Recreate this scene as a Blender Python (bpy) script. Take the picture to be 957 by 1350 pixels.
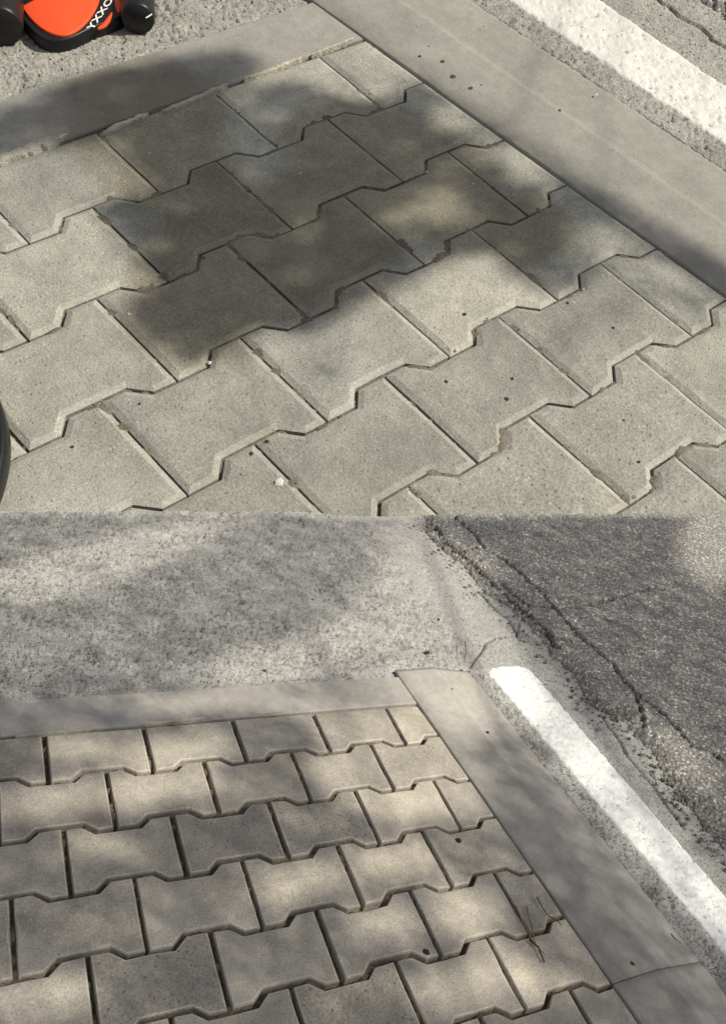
import bpy, math, random
import numpy as np
from mathutils import Vector, Matrix

random.seed(7); rng = np.random.default_rng(7)
sc = bpy.context.scene
for o in list(bpy.data.objects): bpy.data.objects.remove(o)
COL = sc.collection

# ---------------------------------------------------------------- geometry of the place
F = 1158.0; CX, CY = 478.5, 675.0            # focal length and centre, in units of the photograph's pixels
K = np.array([[F, 0, CX], [0, F, CY], [0, 0, 1]])
HB = np.array([[112.3735717, 6.5684262, 549.860596], [34.5158211, 3.3481063, 926.3939292], [0.0448263, -0.0446025, 1.0]])
HT = np.array([[149.3094427, 72.0700329, 478.9928045], [-40.4857199, 59.3297105, 48.3770839], [0.0488989, -0.0267074, 1.0]])
LB, LT = 0.12, 0.48                           # width of one paver: near slope, far slope


def plane(H, L):
    M = np.linalg.inv(K) @ H
    if M[2, 2] < 0: M = -M
    M = M * (L / np.linalg.norm(M[:, 0]))
    n = np.cross(M[:, 0], M[:, 1]); n /= np.linalg.norm(n)
    if n @ M[:, 2] > 0: n = -n                # normal looks back at the viewer
    return M, n


MB, NB = plane(HB, LB); MT, NT = plane(HT, LT)
up = NB + NT; up /= np.linalg.norm(up)
rx = np.array([1., 0, 0]); rx = rx - up * (rx @ up); rx /= np.linalg.norm(rx)
ry = np.cross(up, rx)
R = np.array([rx, ry, up])                    # lens coordinates -> world coordinates
CAMH = 1.15


def W(p): return R @ np.asarray(p).T if np.ndim(p) == 1 else (np.asarray(p) @ R.T)


# ---------------------------------------------------------------- camera
cd = bpy.data.cameras.new('camera'); cam = bpy.data.objects.new('camera', cd); COL.objects.link(cam)
cm = Matrix.Identity(4)
for r_ in range(3):
    cm[r_][0] = R[r_, 0]; cm[r_][1] = -R[r_, 1]; cm[r_][2] = -R[r_, 2]
cm[2][3] = CAMH
cam.matrix_world = cm
cd.sensor_fit = 'HORIZONTAL'; cd.sensor_width = 36; cd.lens = F / 957 * 36
cd.clip_start = 0.02; cd.clip_end = 500
sc.camera = cam
sc.render.resolution_x, sc.render.resolution_y = 725, 1024

# ---------------------------------------------------------------- light
SUNAZ = math.radians(98); SUNEL = math.radians(51)          # azimuth from +Y towards +X
S = np.array([math.sin(SUNAZ) * math.cos(SUNEL), math.cos(SUNAZ) * math.cos(SUNEL), math.sin(SUNEL)])
w = bpy.data.worlds.new('World'); sc.world = w; w.use_nodes = True
nt = w.node_tree; nt.nodes.clear()
sky = nt.nodes.new('ShaderNodeTexSky'); sky.sky_type = 'NISHITA'; sky.sun_disc = False
sky.sun_elevation = SUNEL; sky.sun_rotation = SUNAZ; sky.dust_density = 2.5; sky.air_density = 1.0
bg = nt.nodes.new('ShaderNodeBackground'); bg.inputs[1].default_value = 0.082
wo = nt.nodes.new('ShaderNodeOutputWorld')
hz = nt.nodes.new('ShaderNodeMix'); hz.data_type = 'RGBA'; hz.inputs[0].default_value = .62      # hazy summer sky: blue washed out with pale air
nt.links.new(sky.outputs[0], hz.inputs[6]); hz.inputs[7].default_value = (5.2, 5.0, 4.75, 1)
nt.links.new(hz.outputs[2], bg.inputs[0]); nt.links.new(bg.outputs[0], wo.inputs[0])
sl = bpy.data.lights.new('sun', 'SUN'); sl.energy = 4.9; sl.angle = math.radians(0.53); sl.color = (1, 0.91, 0.75)
so = bpy.data.objects.new('sun', sl); COL.objects.link(so)
so.rotation_euler = Vector(S).to_track_quat('Z', 'Y').to_euler(); so.location = Vector(S * 30)
sc.view_settings.view_transform = 'Standard'; sc.view_settings.look = 'None'
sc.view_settings.exposure = 0.0; sc.view_settings.gamma = 1


# ---------------------------------------------------------------- frames
class Frame:
    def __init__(s, H, M, n, L):
        s.H, s.M, s.L = H, M, L; s.Hi = np.linalg.inv(H)
        ex = M[:, 0] / np.linalg.norm(M[:, 0]); ez = n; ey = np.cross(ez, ex)
        s.A = np.array([[M[:, 0] @ ex, M[:, 1] @ ex], [M[:, 0] @ ey, M[:, 1] @ ey]])   # lattice -> metres in the plane
        s.ez = R @ n
        o = R @ M[:, 2] + np.array([0, 0, CAMH])
        B3 = np.array([R @ ex, R @ ey, R @ ez]).T
        s.mat = Matrix([[*B3[0], o[0]], [*B3[1], o[1]], [*B3[2], o[2]], [0, 0, 0, 1]])
        s.B3, s.o = B3, o

    def uv(s, x, y):                          # photograph point -> lattice coordinates on this ground
        x = np.asarray(x, float); y = np.asarray(y, float)
        q = s.Hi @ np.array([x.ravel(), y.ravel(), np.ones(x.size)])
        return (q[0] / q[2]).reshape(x.shape), (q[1] / q[2]).reshape(x.shape)

    def loc(s, u, v):                         # lattice -> metres in the plane
        return s.A[0, 0] * u + s.A[0, 1] * v, s.A[1, 0] * u + s.A[1, 1] * v

    def pl(s, x, y):
        return s.loc(*s.uv(x, y))

    def at(s, u, v, z=0):
        X, Y = s.loc(u, v); return Vector((X, Y, z))

    def px(s, X, Y):
        uvv = np.linalg.inv(s.A) @ np.array([np.ravel(X), np.ravel(Y)])
        q = s.H @ np.array([uvv[0], uvv[1], np.ones(uvv.shape[1])])
        return (q[0] / q[2]).reshape(np.shape(X)), (q[1] / q[2]).reshape(np.shape(X))


FB, FT = Frame(HB, MB, NB, LB), Frame(HT, MT, NT, LT)


# ---------------------------------------------------------------- numpy noise
def _h(ix, iy, seed):
    n = (ix.astype(np.int64) * 374761393 + iy.astype(np.int64) * 668265263 + seed * 2147483647 + 12345) & 0xffffffff
    n = ((n ^ (n >> 13)) * 1274126177) & 0xffffffff
    n = (n ^ (n >> 16)); n = (n * 2246822519) & 0xffffffff
    return ((n ^ (n >> 15)) & 0xffffff) / float(0xffffff)


def vn(x, y, seed=0):
    ix, iy = np.floor(x), np.floor(y); fx, fy = x - ix, y - iy
    fx = fx * fx * (3 - 2 * fx); fy = fy * fy * (3 - 2 * fy)
    a, b = _h(ix, iy, seed), _h(ix + 1, iy, seed); c, d = _h(ix, iy + 1, seed), _h(ix + 1, iy + 1, seed)
    return (a + (b - a) * fx) * (1 - fy) + (c + (d - c) * fx) * fy


def fbm(x, y, seed=0, o=4):
    r, a, t = 0, 1, 0
    for k in range(o):
        r = r + a * vn(x * 2**k + 17.3 * k, y * 2**k - 9.1 * k, seed + k); t += a; a *= .55
    return r / t


def worley(x, y, seed=0):
    ix, iy = np.floor(x), np.floor(y)
    f1 = np.full(x.shape, 9.); f2 = np.full(x.shape, 9.); cid = np.zeros(x.shape)
    for dx in (-1, 0, 1):
        for dy in (-1, 0, 1):
            cx, cy = ix + dx, iy + dy
            d = np.hypot(cx + _h(cx, cy, seed) - x, cy + _h(cx, cy, seed + 5) - y)
            m = d < f1
            f2 = np.where(m, f1, np.minimum(f2, d)); cid = np.where(m, _h(cx, cy, seed + 9), cid); f1 = np.where(m, d, f1)
    return f1, f2, cid


def sst(a, b, x):
    t = np.clip((x - a) / (b - a), 0, 1); return t * t * (3 - 2 * t)


def polydist(x, y, pts):                      # distance to an open polyline
    d = np.full(np.shape(x), 1e9)
    for (x0, y0), (x1, y1) in zip(pts[:-1], pts[1:]):
        vx, vy = x1 - x0, y1 - y0; t = np.clip(((x - x0) * vx + (y - y0) * vy) / (vx * vx + vy * vy + 1e-9), 0, 1)
        d = np.minimum(d, np.hypot(x - x0 - t * vx, y - y0 - t * vy))
    return d


def inside(x, y, pts):
    r = np.zeros(np.shape(x), bool)
    for (x0, y0), (x1, y1) in zip(pts, pts[1:] + pts[:1]):
        c = ((y0 > y) != (y1 > y)) & (x < (x1 - x0) * (y - y0) / (y1 - y0 + 1e-12) + x0); r ^= c
    return r


def sdf(x, y, pts):                           # positive inside a closed polygon
    d = polydist(x, y, pts + pts[:1]); return np.where(inside(x, y, pts), d, -d)


# ---------------------------------------------------------------- object helpers
def tag(o, label=None, cat=None, group=None, kind=None):
    if label: o['label'] = label
    if cat: o['category'] = cat
    if group: o['group'] = group
    if kind: o['kind'] = kind
    return o


def link(name, me, mat=None, parent=None, frame=None, loc=None):
    o = bpy.data.objects.new(name, me); COL.objects.link(o)
    if mat and me is not None and not me.materials: me.materials.append(mat)
    if parent is not None:
        o.parent = parent
        if loc is not None: o.location = loc
    elif frame is not None:
        o.matrix_world = frame.mat @ Matrix.Translation(loc if loc is not None else (0, 0, 0))
    elif loc is not None: o.location = loc
    return o


def mesh(name, vs, fs, smooth=False):
    me = bpy.data.meshes.new(name); me.from_pydata([tuple(map(float, v)) for v in vs], [], fs); me.update()
    if smooth: me.shade_smooth()
    return me


def grid_mesh(name, X, Y, Z, keep, tone=None):
    h, w_ = X.shape
    q = keep[:-1, :-1] & keep[1:, :-1] & keep[:-1, 1:] & keep[1:, 1:]
    idx = np.arange(h * w_).reshape(h, w_)
    quads = np.stack([idx[:-1, :-1][q], idx[1:, :-1][q], idx[1:, 1:][q], idx[:-1, 1:][q]], 1)
    used = np.unique(quads); remap = np.full(h * w_, -1); remap[used] = np.arange(len(used)); quads = remap[quads]
    co = np.stack([X.ravel()[used], Y.ravel()[used], Z.ravel()[used]], 1)
    me = bpy.data.meshes.new(name)
    me.vertices.add(len(co)); me.vertices.foreach_set('co', co.ravel().astype(np.float32))
    me.loops.add(quads.size); me.loops.foreach_set('vertex_index', quads.ravel().astype(np.int32))
    me.polygons.add(len(quads)); me.polygons.foreach_set('loop_start', (np.arange(len(quads)) * 4).astype(np.int32))
    me.polygons.foreach_set('loop_total', np.full(len(quads), 4, np.int32))
    me.update(calc_edges=True); me.validate()
    if tone is not None:
        at = me.attributes.new('tone', 'FLOAT', 'POINT'); at.data.foreach_set('value', tone.ravel()[used].astype(np.float32))
    me.shade_smooth()
    if len(me.polygons) and me.polygons[len(me.polygons) // 2].normal.z < 0: me.flip_normals()
    return me


# ---------------------------------------------------------------- materials
def nodes(name):
    m = bpy.data.materials.new(name); m.use_nodes = True; n = m.node_tree
    return m, n, n.nodes['Principled BSDF']


def ramp(n, fac, stops):
    r = n.nodes.new('ShaderNodeValToRGB'); e = r.color_ramp.elements
    while len(e) < len(stops): e.new(0.5)
    for el, (p, c) in zip(e, stops):
        el.position = p; el.color = (*c, 1) if len(c) == 3 else c
    n.links.new(fac, r.inputs[0]); return r.outputs[0]


def mix(n, a, b, fac, mode='MIX'):
    m = n.nodes.new('ShaderNodeMix'); m.data_type = 'RGBA'; m.blend_type = mode
    for s_, v in ((0, fac), (6, a), (7, b)):
        if isinstance(v, (int, float)): m.inputs[s_].default_value = v
        elif isinstance(v, tuple): m.inputs[s_].default_value = (*v, 1)
        else: n.links.new(v, m.inputs[s_])
    return m.outputs[2]


def noise(n, co, scale, detail=4, rough=.6, dim=None):
    t = n.nodes.new('ShaderNodeTexNoise'); t.inputs['Scale'].default_value = scale
    t.inputs['Detail'].default_value = detail; t.inputs['Roughness'].default_value = rough
    n.links.new(co, t.inputs['Vector']); return t.outputs['Fac']


def voro(n, co, scale, feature='F1', out='Distance'):
    t = n.nodes.new('ShaderNodeTexVoronoi'); t.feature = feature; t.inputs['Scale'].default_value = scale
    n.links.new(co, t.inputs['Vector']); return t.outputs[out]


def g(v): return (v, v, v)


def cmul(c, k): return tuple(min(1, x * k) for x in c)


def concrete(name, base, L, grain=1.0, blotch=.16, pits=.5, bump=.5, fine=70, rand=.10, warm=(1.05, 1.0, .9), tone=None, specks=.5, rough=.85, pden=.80, shade_stain=None):
    m, n, b = nodes(name)
    tc = n.nodes.new('ShaderNodeTexCoord'); oi = n.nodes.new('ShaderNodeObjectInfo')
    ad = n.nodes.new('ShaderNodeVectorMath'); ad.operation = 'ADD'
    sc_ = n.nodes.new('ShaderNodeVectorMath'); sc_.operation = 'SCALE'; sc_.inputs['Scale'].default_value = 37.0
    cb = n.nodes.new('ShaderNodeCombineXYZ')
    for i in range(3): n.links.new(oi.outputs['Random'], cb.inputs[i])
    n.links.new(cb.outputs[0], sc_.inputs[0]); n.links.new(sc_.outputs[0], ad.inputs[0])
    s2 = n.nodes.new('ShaderNodeVectorMath'); s2.operation = 'SCALE'; s2.inputs['Scale'].default_value = 1 / L
    n.links.new(tc.outputs['Object'], s2.inputs[0]); n.links.new(s2.outputs[0], ad.inputs[1]); co = ad.outputs[0]
    big = noise(n, co, 2.2, 5, .6); mid = noise(n, co, 11, 4, .65); fin = noise(n, co, fine, 3, .75)
    c = ramp(n, big, [(.3, cmul(base, 1 - blotch)), (.7, cmul(base, 1 + blotch))])
    c = mix(n, c, ramp(n, mid, [(.3, g(.80)), (.7, (1.16, 1.15, 1.12))]), .55, 'MULTIPLY')
    c = mix(n, c, ramp(n, fin, [(.25, g(1 - .55 * grain)), (.5, g(1)), (.75, g(1 + .5 * grain))]), .75, 'MULTIPLY')
    vd = voro(n, co, fine * .55)                                         # sand grains and pits
    vc = voro(n, co, fine * .55, out='Color')
    sep = n.nodes.new('ShaderNodeSeparateColor'); n.links.new(vc, sep.inputs[0])
    pit = n.nodes.new('ShaderNodeMath'); pit.operation = 'MULTIPLY'
    n.links.new(ramp(n, vd, [(.16, g(1)), (.34, g(0))]), pit.inputs[0]); n.links.new(ramp(n, sep.outputs[0], [(pden, g(0)), (pden + .06, g(1))]), pit.inputs[1])
    spk = n.nodes.new('ShaderNodeMath'); spk.operation = 'MULTIPLY'
    n.links.new(ramp(n, vd, [(.18, g(1)), (.36, g(0))]), spk.inputs[0]); n.links.new(ramp(n, sep.outputs[1], [(.84, g(0)), (.9, g(1))]), spk.inputs[1])
    pf = n.nodes.new('ShaderNodeMath'); pf.operation = 'MULTIPLY'; pf.inputs[1].default_value = pits; n.links.new(pit.outputs[0], pf.inputs[0])
    sf = n.nodes.new('ShaderNodeMath'); sf.operation = 'MULTIPLY'; sf.inputs[1].default_value = specks; n.links.new(spk.outputs[0], sf.inputs[0])
    c = mix(n, c, cmul(base, .35), pf.outputs[0]); c = mix(n, c, cmul(base, 1.7), sf.outputs[0])
    rr = ramp(n, oi.outputs['Random'], [(0, g(1 - rand)), (.45, (1, 1, 1)), (1, tuple(1 + rand * (x - .5) * 1.6 for x in warm))])
    if rand: c = mix(n, c, rr, 1.0, 'MULTIPLY')
    if shade_stain:                                                            # brown of the leaf shade painted into the colour, along with a damp stain
        ref, spots = shade_stain; tf = n.nodes.new('ShaderNodeTexCoord'); tf.object = ref
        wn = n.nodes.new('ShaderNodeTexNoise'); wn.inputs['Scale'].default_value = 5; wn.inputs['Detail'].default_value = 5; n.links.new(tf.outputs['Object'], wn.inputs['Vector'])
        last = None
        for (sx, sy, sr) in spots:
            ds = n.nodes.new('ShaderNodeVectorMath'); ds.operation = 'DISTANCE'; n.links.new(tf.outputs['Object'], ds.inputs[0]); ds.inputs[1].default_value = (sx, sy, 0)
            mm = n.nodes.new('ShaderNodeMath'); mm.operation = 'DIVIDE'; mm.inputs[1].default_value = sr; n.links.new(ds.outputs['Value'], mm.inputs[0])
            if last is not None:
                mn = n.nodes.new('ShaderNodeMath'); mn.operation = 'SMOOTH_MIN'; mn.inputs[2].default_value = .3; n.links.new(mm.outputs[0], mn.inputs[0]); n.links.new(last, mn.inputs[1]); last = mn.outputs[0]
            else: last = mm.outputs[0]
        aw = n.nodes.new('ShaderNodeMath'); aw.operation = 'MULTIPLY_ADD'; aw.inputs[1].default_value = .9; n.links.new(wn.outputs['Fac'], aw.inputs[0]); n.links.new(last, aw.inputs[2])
        c = mix(n, c, mix(n, c, (.76, .72, .64), 1.0, 'MULTIPLY'), _shade_stainfac(n, aw.outputs[0]))
    if tone:
        a = n.nodes.new('ShaderNodeAttribute'); a.attribute_name = 'tone'
        c = mix(n, c, tone, a.outputs['Fac'])
    n.links.new(c, b.inputs['Base Color']); b.inputs['Roughness'].default_value = rough
    b.inputs['Specular IOR Level'].default_value = .3
    h = n.nodes.new('ShaderNodeMath'); h.operation = 'SUBTRACT'; n.links.new(fin, h.inputs[0]); n.links.new(pit.outputs[0], h.inputs[1])
    h2 = n.nodes.new('ShaderNodeMath'); h2.operation = 'MULTIPLY_ADD'; h2.inputs[1].default_value = 2.0
    n.links.new(mid, h2.inputs[0]); n.links.new(h.outputs[0], h2.inputs[2])
    bp = n.nodes.new('ShaderNodeBump'); bp.inputs['Strength'].default_value = bump; bp.inputs['Distance'].default_value = .012 * L
    n.links.new(h2.outputs[0], bp.inputs['Height']); n.links.new(bp.outputs[0], b.inputs['Normal'])
    return m


def _shade_stainfac(n, v):
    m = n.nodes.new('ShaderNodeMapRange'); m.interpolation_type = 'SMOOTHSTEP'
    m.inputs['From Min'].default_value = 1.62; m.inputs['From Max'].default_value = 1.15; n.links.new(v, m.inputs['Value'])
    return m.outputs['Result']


def plain(name, col, rough=.5, spec=.5, coat=0, bump=0, scale=40, var=.15):
    m, n, b = nodes(name)
    tc = n.nodes.new('ShaderNodeTexCoord'); f = noise(n, tc.outputs['Object'], scale, 4)
    n.links.new(ramp(n, f, [(.3, cmul(col, 1 - var)), (.7, cmul(col, 1 + var))]), b.inputs['Base Color'])
    b.inputs['Roughness'].default_value = rough; b.inputs['Specular IOR Level'].default_value = spec
    b.inputs['Coat Weight'].default_value = coat
    if bump:
        bp = n.nodes.new('ShaderNodeBump'); bp.inputs['Strength'].default_value = bump; bp.inputs['Distance'].default_value = .003
        n.links.new(f, bp.inputs['Height']); n.links.new(bp.outputs[0], b.inputs['Normal'])
    return m


def asphalt_mat(name, L):
    m, n, b = nodes(name)
    tc = n.nodes.new('ShaderNodeTexCoord'); s2 = n.nodes.new('ShaderNodeVectorMath'); s2.operation = 'SCALE'
    s2.inputs['Scale'].default_value = 1 / L; n.links.new(tc.outputs['Object'], s2.inputs[0]); co = s2.outputs[0]
    vc = voro(n, co, 25, out='Color'); vd = voro(n, co, 25)
    sep = n.nodes.new('ShaderNodeSeparateColor'); n.links.new(vc, sep.inputs[0])
    st = ramp(n, sep.outputs[0], [(0, (.24, .24, .235)), (.45, (.34, .338, .33)), (.78, (.45, .445, .43)), (.93, (.66, .65, .62)), (1, (.88, .87, .83))])
    c = mix(n, st, (.17, .17, .167), ramp(n, vd, [(.38, g(0)), (.75, g(1))]))
    fin = noise(n, co, 90, 3, .7)
    c = mix(n, c, ramp(n, fin, [(.3, g(.55)), (.7, g(1.4))]), .7, 'MULTIPLY')
    big = noise(n, co, 1.6, 4, .6)
    c = mix(n, c, ramp(n, big, [(.3, (.88, .88, .88)), (.7, (1.1, 1.09, 1.07))]), 1.0, 'MULTIPLY')
    a = n.nodes.new('ShaderNodeAttribute'); a.attribute_name = 'tone'
    c = mix(n, c, (.03, .03, .032), a.outputs['Fac'])
    n.links.new(c, b.inputs['Base Color']); b.inputs['Roughness'].default_value = .7
    h = n.nodes.new('ShaderNodeMath'); h.operation = 'SUBTRACT'; n.links.new(fin, h.inputs[0]); n.links.new(vd, h.inputs[1])
    bp = n.nodes.new('ShaderNodeBump'); bp.inputs['Strength'].default_value = .6; bp.inputs['Distance'].default_value = .02 * L
    n.links.new(h.outputs[0], bp.inputs['Height']); n.links.new(bp.outputs[0], b.inputs['Normal'])
    return m


MM = {}
EDGT = bpy.data.objects.new('edging_course', None); COL.objects.link(EDGT); EDGT.matrix_world = FT.mat.copy()
SHADE_DAMP = (EDGT, [(*[float(q) for q in FT.pl(x, y)], r_) for x, y, r_ in ((320, 330, .34), (240, 240, .24), (420, 300, .34), (560, 240, .34), (470, 190, .28), (690, 300, .20), (190, 150, .34), (250, 400, .25))])  # round areas where the shade's brown is tinted in together with the damp
for k_, L_, pv, cr in (('B', LB, (.410, .388, .348), (.415, .405, .385)), ('T', LT, (.320, .324, .296), (.292, .292, .274))):
    MM[k_, 'paver'] = concrete('paver_' + k_, pv, L_, grain=.95, pits=.35, bump=.5, fine=64, rand=.2, blotch=.22, shade_stain=SHADE_DAMP if k_ == 'T' else None)
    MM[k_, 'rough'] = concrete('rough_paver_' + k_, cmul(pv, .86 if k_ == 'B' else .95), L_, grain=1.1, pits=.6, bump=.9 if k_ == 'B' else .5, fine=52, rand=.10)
    MM[k_, 'cham'] = concrete('chamfer_' + k_, cmul(pv, 1.22 if k_ == 'B' else 1.13), L_, grain=.8, pits=.2, bump=.4, fine=64, rand=.12, shade_stain=SHADE_DAMP if k_ == 'T' else None)  # chamfers paler than the faces: sunlit edge highlights put into the colour
    MM[k_, 'kerb'] = concrete('kerb_' + k_, cr, L_, grain=.35, blotch=.14, pits=.25, bump=.3, fine=80, rand=.05, tone=(.15, .14, .125), shade_stain=SHADE_DAMP if k_ == 'T' else None)
    MM[k_, 'apron'] = concrete('apron_' + k_, (.405, .408, .405) if k_ == 'B' else cmul(cr, 1.12), L_, grain=1.5, blotch=.12, pits=.85, bump=1.0, pden=.62 if k_ == 'B' else .74, fine=46, rand=0, tone=(.13, .13, .135))
    MM[k_, 'sand'] = concrete('sand_' + k_, (.15, .125, .09) if k_ == 'B' else (.17, .155, .125), L_, grain=1.0, pits=.7, bump=1, fine=50, rand=0)
    MM[k_, 'mortar'] = concrete('mortar_' + k_, (.46, .445, .39), L_, grain=.6, bump=.8, fine=50, rand=0)
    MM[k_, 'asphalt'] = asphalt_mat('asphalt_' + k_, L_)
    MM[k_, 'paint'] = concrete('paint_' + k_, (.82, .85, .88) if k_ == 'B' else (.66, .68, .66), L_, grain=.16, blotch=.05, pits=.35, bump=.5, fine=36, rand=0, warm=(1, 1, 1), specks=.2, rough=.6, tone=(.30, .29, .27))


# ---------------------------------------------------------------- pavers
def inset(P, d):
    """move every edge of a ccw polygon inwards by d"""
    n = len(P); out = []
    for i in range(n):
        a, b, c = P[i - 1], P[i], P[(i + 1) % n]
        e1 = (b - a); e1 /= np.hypot(*e1); e2 = (c - b); e2 /= np.hypot(*e2)
        n1 = np.array([-e1[1], e1[0]]); n2 = np.array([-e2[1], e2[0]])
        k = 1 + n1 @ n2; out.append(b + (n1 + n2) * d / max(k, .35))
    return np.array(out)


def ccw(P):
    x, y = P[:, 0], P[:, 1]
    return P if np.sum(x * np.roll(y, -1) - y * np.roll(x, -1)) > 0 else P[::-1]


def dense(P, step):
    out = []
    for a, b in zip(P, np.roll(P, -1, 0)):
        k = max(1, int(np.hypot(*(b - a)) / step))
        for i in range(k): out.append(a + (b - a) * i / k)
    return np.array(out)


def block(name, P, L, gap, bev, drop, depth, z=0, tilt=(0, 0), wob=0, tops=None, seg=2, cham=False):
    """a stone: rounded upper edge, side walls; returns mesh in coordinates about its own centre"""
    P = ccw(P); c = P.mean(0)
    rings = [(gap, -depth), (gap * .9, -drop * 1.0)]
    for i in range(1, seg + 1):
        t = i / seg * math.pi / 2
        rings.append((gap + bev * (1 - math.cos(t)), -drop + drop * math.sin(t)))
    vs, fs = [], []; n = len(P)
    wv = [random.uniform(-wob, wob) + (random.uniform(2, 5) * wob if random.random() < .06 else 0) for _ in P]
    for k, (d, zz) in enumerate(rings):
        Q = inset(P, d)
        for j, q in enumerate(Q):
            dd = c - q; dd = dd / np.hypot(*dd)
            if k > 0: q = q + dd * wv[j] * (1 if k > 1 else .4)
            x, y = q - c
            zt = z + zz + (tilt[0] * x + tilt[1] * y if k else 0)
            if tops: zt += tops(x + c[0], y + c[1]) if k else 0
            vs.append((x, y, zt))
    for k in range(len(rings) - 1):
        for j in range(n):
            a = k * n + j; b = k * n + (j + 1) % n; fs.append((a, b, b + n, a + n))
    m = (len(rings) - 1) * n
    vs_top = list(range(m, m + n)); fs.append(tuple(vs_top))
    me = mesh(name, vs, fs)
    if cham:
        for i in range((2 if seg > 1 else 1) * n, (len(rings) - 1) * n): me.polygons[i].material_index = 1
    return me, c


AA = .075; SH = .021
GAP = {'B': .024, 'T': .0085}; BEV = {'B': .016, 'T': .038}; DROP = {'B': .016, 'T': .019}; BED = {'B': (.12, .05), 'T': (.062, .026)}; WOB = {'B': .004, 'T': .004}


def paver_poly(i, ul, ur=None):
    t, b = i, i + 1; ul_, r = ul, ul + 1
    top = [(ul, t - AA), (ul + .19, t - AA), (ul + .30, t + AA), (r - .30, t + AA), (r - .19, t - AA), (r, t - AA)]
    bot = [(r, b + AA), (r - .19, b + AA), (r - .30, b - AA), (ul + .30, b - AA), (ul + .19, b + AA), (ul, b + AA)]
    if i == 0: top = [(ul, .035), (r, .035)]
    if r > .01:                               # cut at the kerb
        top = [p for p in top if p[0] < ul + .45]; top.append((0, .035 if i == 0 else t + AA))
        bot = [p for p in bot if p[0] < ul + .45]; bot.insert(0, (0, b - AA))
    P = [(u + (SH * (1 if v < i + .5 else -1) if (abs(u - ul) < .001 or abs(u - r) < .001) and abs(u) > .001 else 0), v) for u, v in top + bot]
    return P


def paving(fr, key, rows, umin, rough_set, label):
    L = fr.L; bed_px = None
    # bedding sand that shows in the joints
    u = np.linspace(umin - .6, .03, 420); v = np.linspace(-.05, rows + .5, 420); U, V = np.meshgrid(u, v)
    X, Y = fr.loc(U, V); Z = -(BED[key][0] - BED[key][1] * 1.6 * sst(.35, .75, fbm(U * 7, V * 7, 3)) - .02 * fbm(U * 40, V * 40, 4, 2)) * L
    me = grid_mesh('paving', X, Y, Z, np.ones(X.shape, bool))
    root = link('paving', me, MM[key, 'sand'], frame=fr)
    tag(root, label, None, None, 'structure')
    for i in range(rows):
        off = -.5 if i % 2 == 0 else 0
        k = 0
        while True:
            ul = off - k - (0 if i % 2 == 0 else 1)
            if ul < umin: break
            P = dense(np.array([fr.loc(*p) for p in paver_poly(i, ul)]), .17 * L)
            me, c = block('paver', P, L, gap=GAP[key] * L * random.uniform(.8, 1.3), bev=BEV[key] * L, drop=DROP[key] * L, depth=.13 * L,
                          z=random.uniform(-.004, .004) * L, tilt=(random.uniform(-.008, .008), random.uniform(-.008, .008)), wob=WOB[key] * L, seg=1 if key == 'T' else 2, cham=True)
            mt = MM[key, 'rough'] if (i, k) in rough_set else MM[key, 'paver']
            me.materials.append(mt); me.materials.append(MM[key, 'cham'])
            o = link('paver', me, mt, parent=root, loc=(c[0], c[1], 0))
            if (i, k) in rough_set: tag(o, 'darker paver with a worn gritty face')
            k += 1
    return root


PAVB = paving(FB, 'B', 9, -8.2, {(2, 3), (2, 2), (4, 4), (5, 2), (7, 3)}, 'small double T concrete pavers in half shifted rows on the near lower slope')
PAVT = paving(FT, 'T', 9, -7.6, {(5, 1), (6, 2), (4, 4), (5, 2)}, 'larger double T concrete pavers with a dark shaded patch on the far slope')


# ---------------------------------------------------------------- kerb and edging stones
def stones(fr, key, name, part, polys, z, label, tops=None, wob=.002):
    L = fr.L
    if key == 'T': root = EDGT; root.name = 'edging'
    else: root = bpy.data.objects.new(name, None); COL.objects.link(root); root.matrix_world = fr.mat.copy()
    tag(root, label, None, None, 'structure')
    for pl in polys:
        P = dense(np.array([fr.loc(*p) for p in pl]), .18 * L)
        me, c = block(part, P, L, gap=.006 * L, bev=.018 * L, drop=.016 * L, depth=.2 * L, z=z, tilt=(0, 0), wob=wob * L)
        link(part, me, MM[key, 'kerb'], parent=root, loc=(c[0], c[1], 0))
    return root


KS = {'B': 1.0, 'T': .35}             # how far the outer band falls


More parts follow.
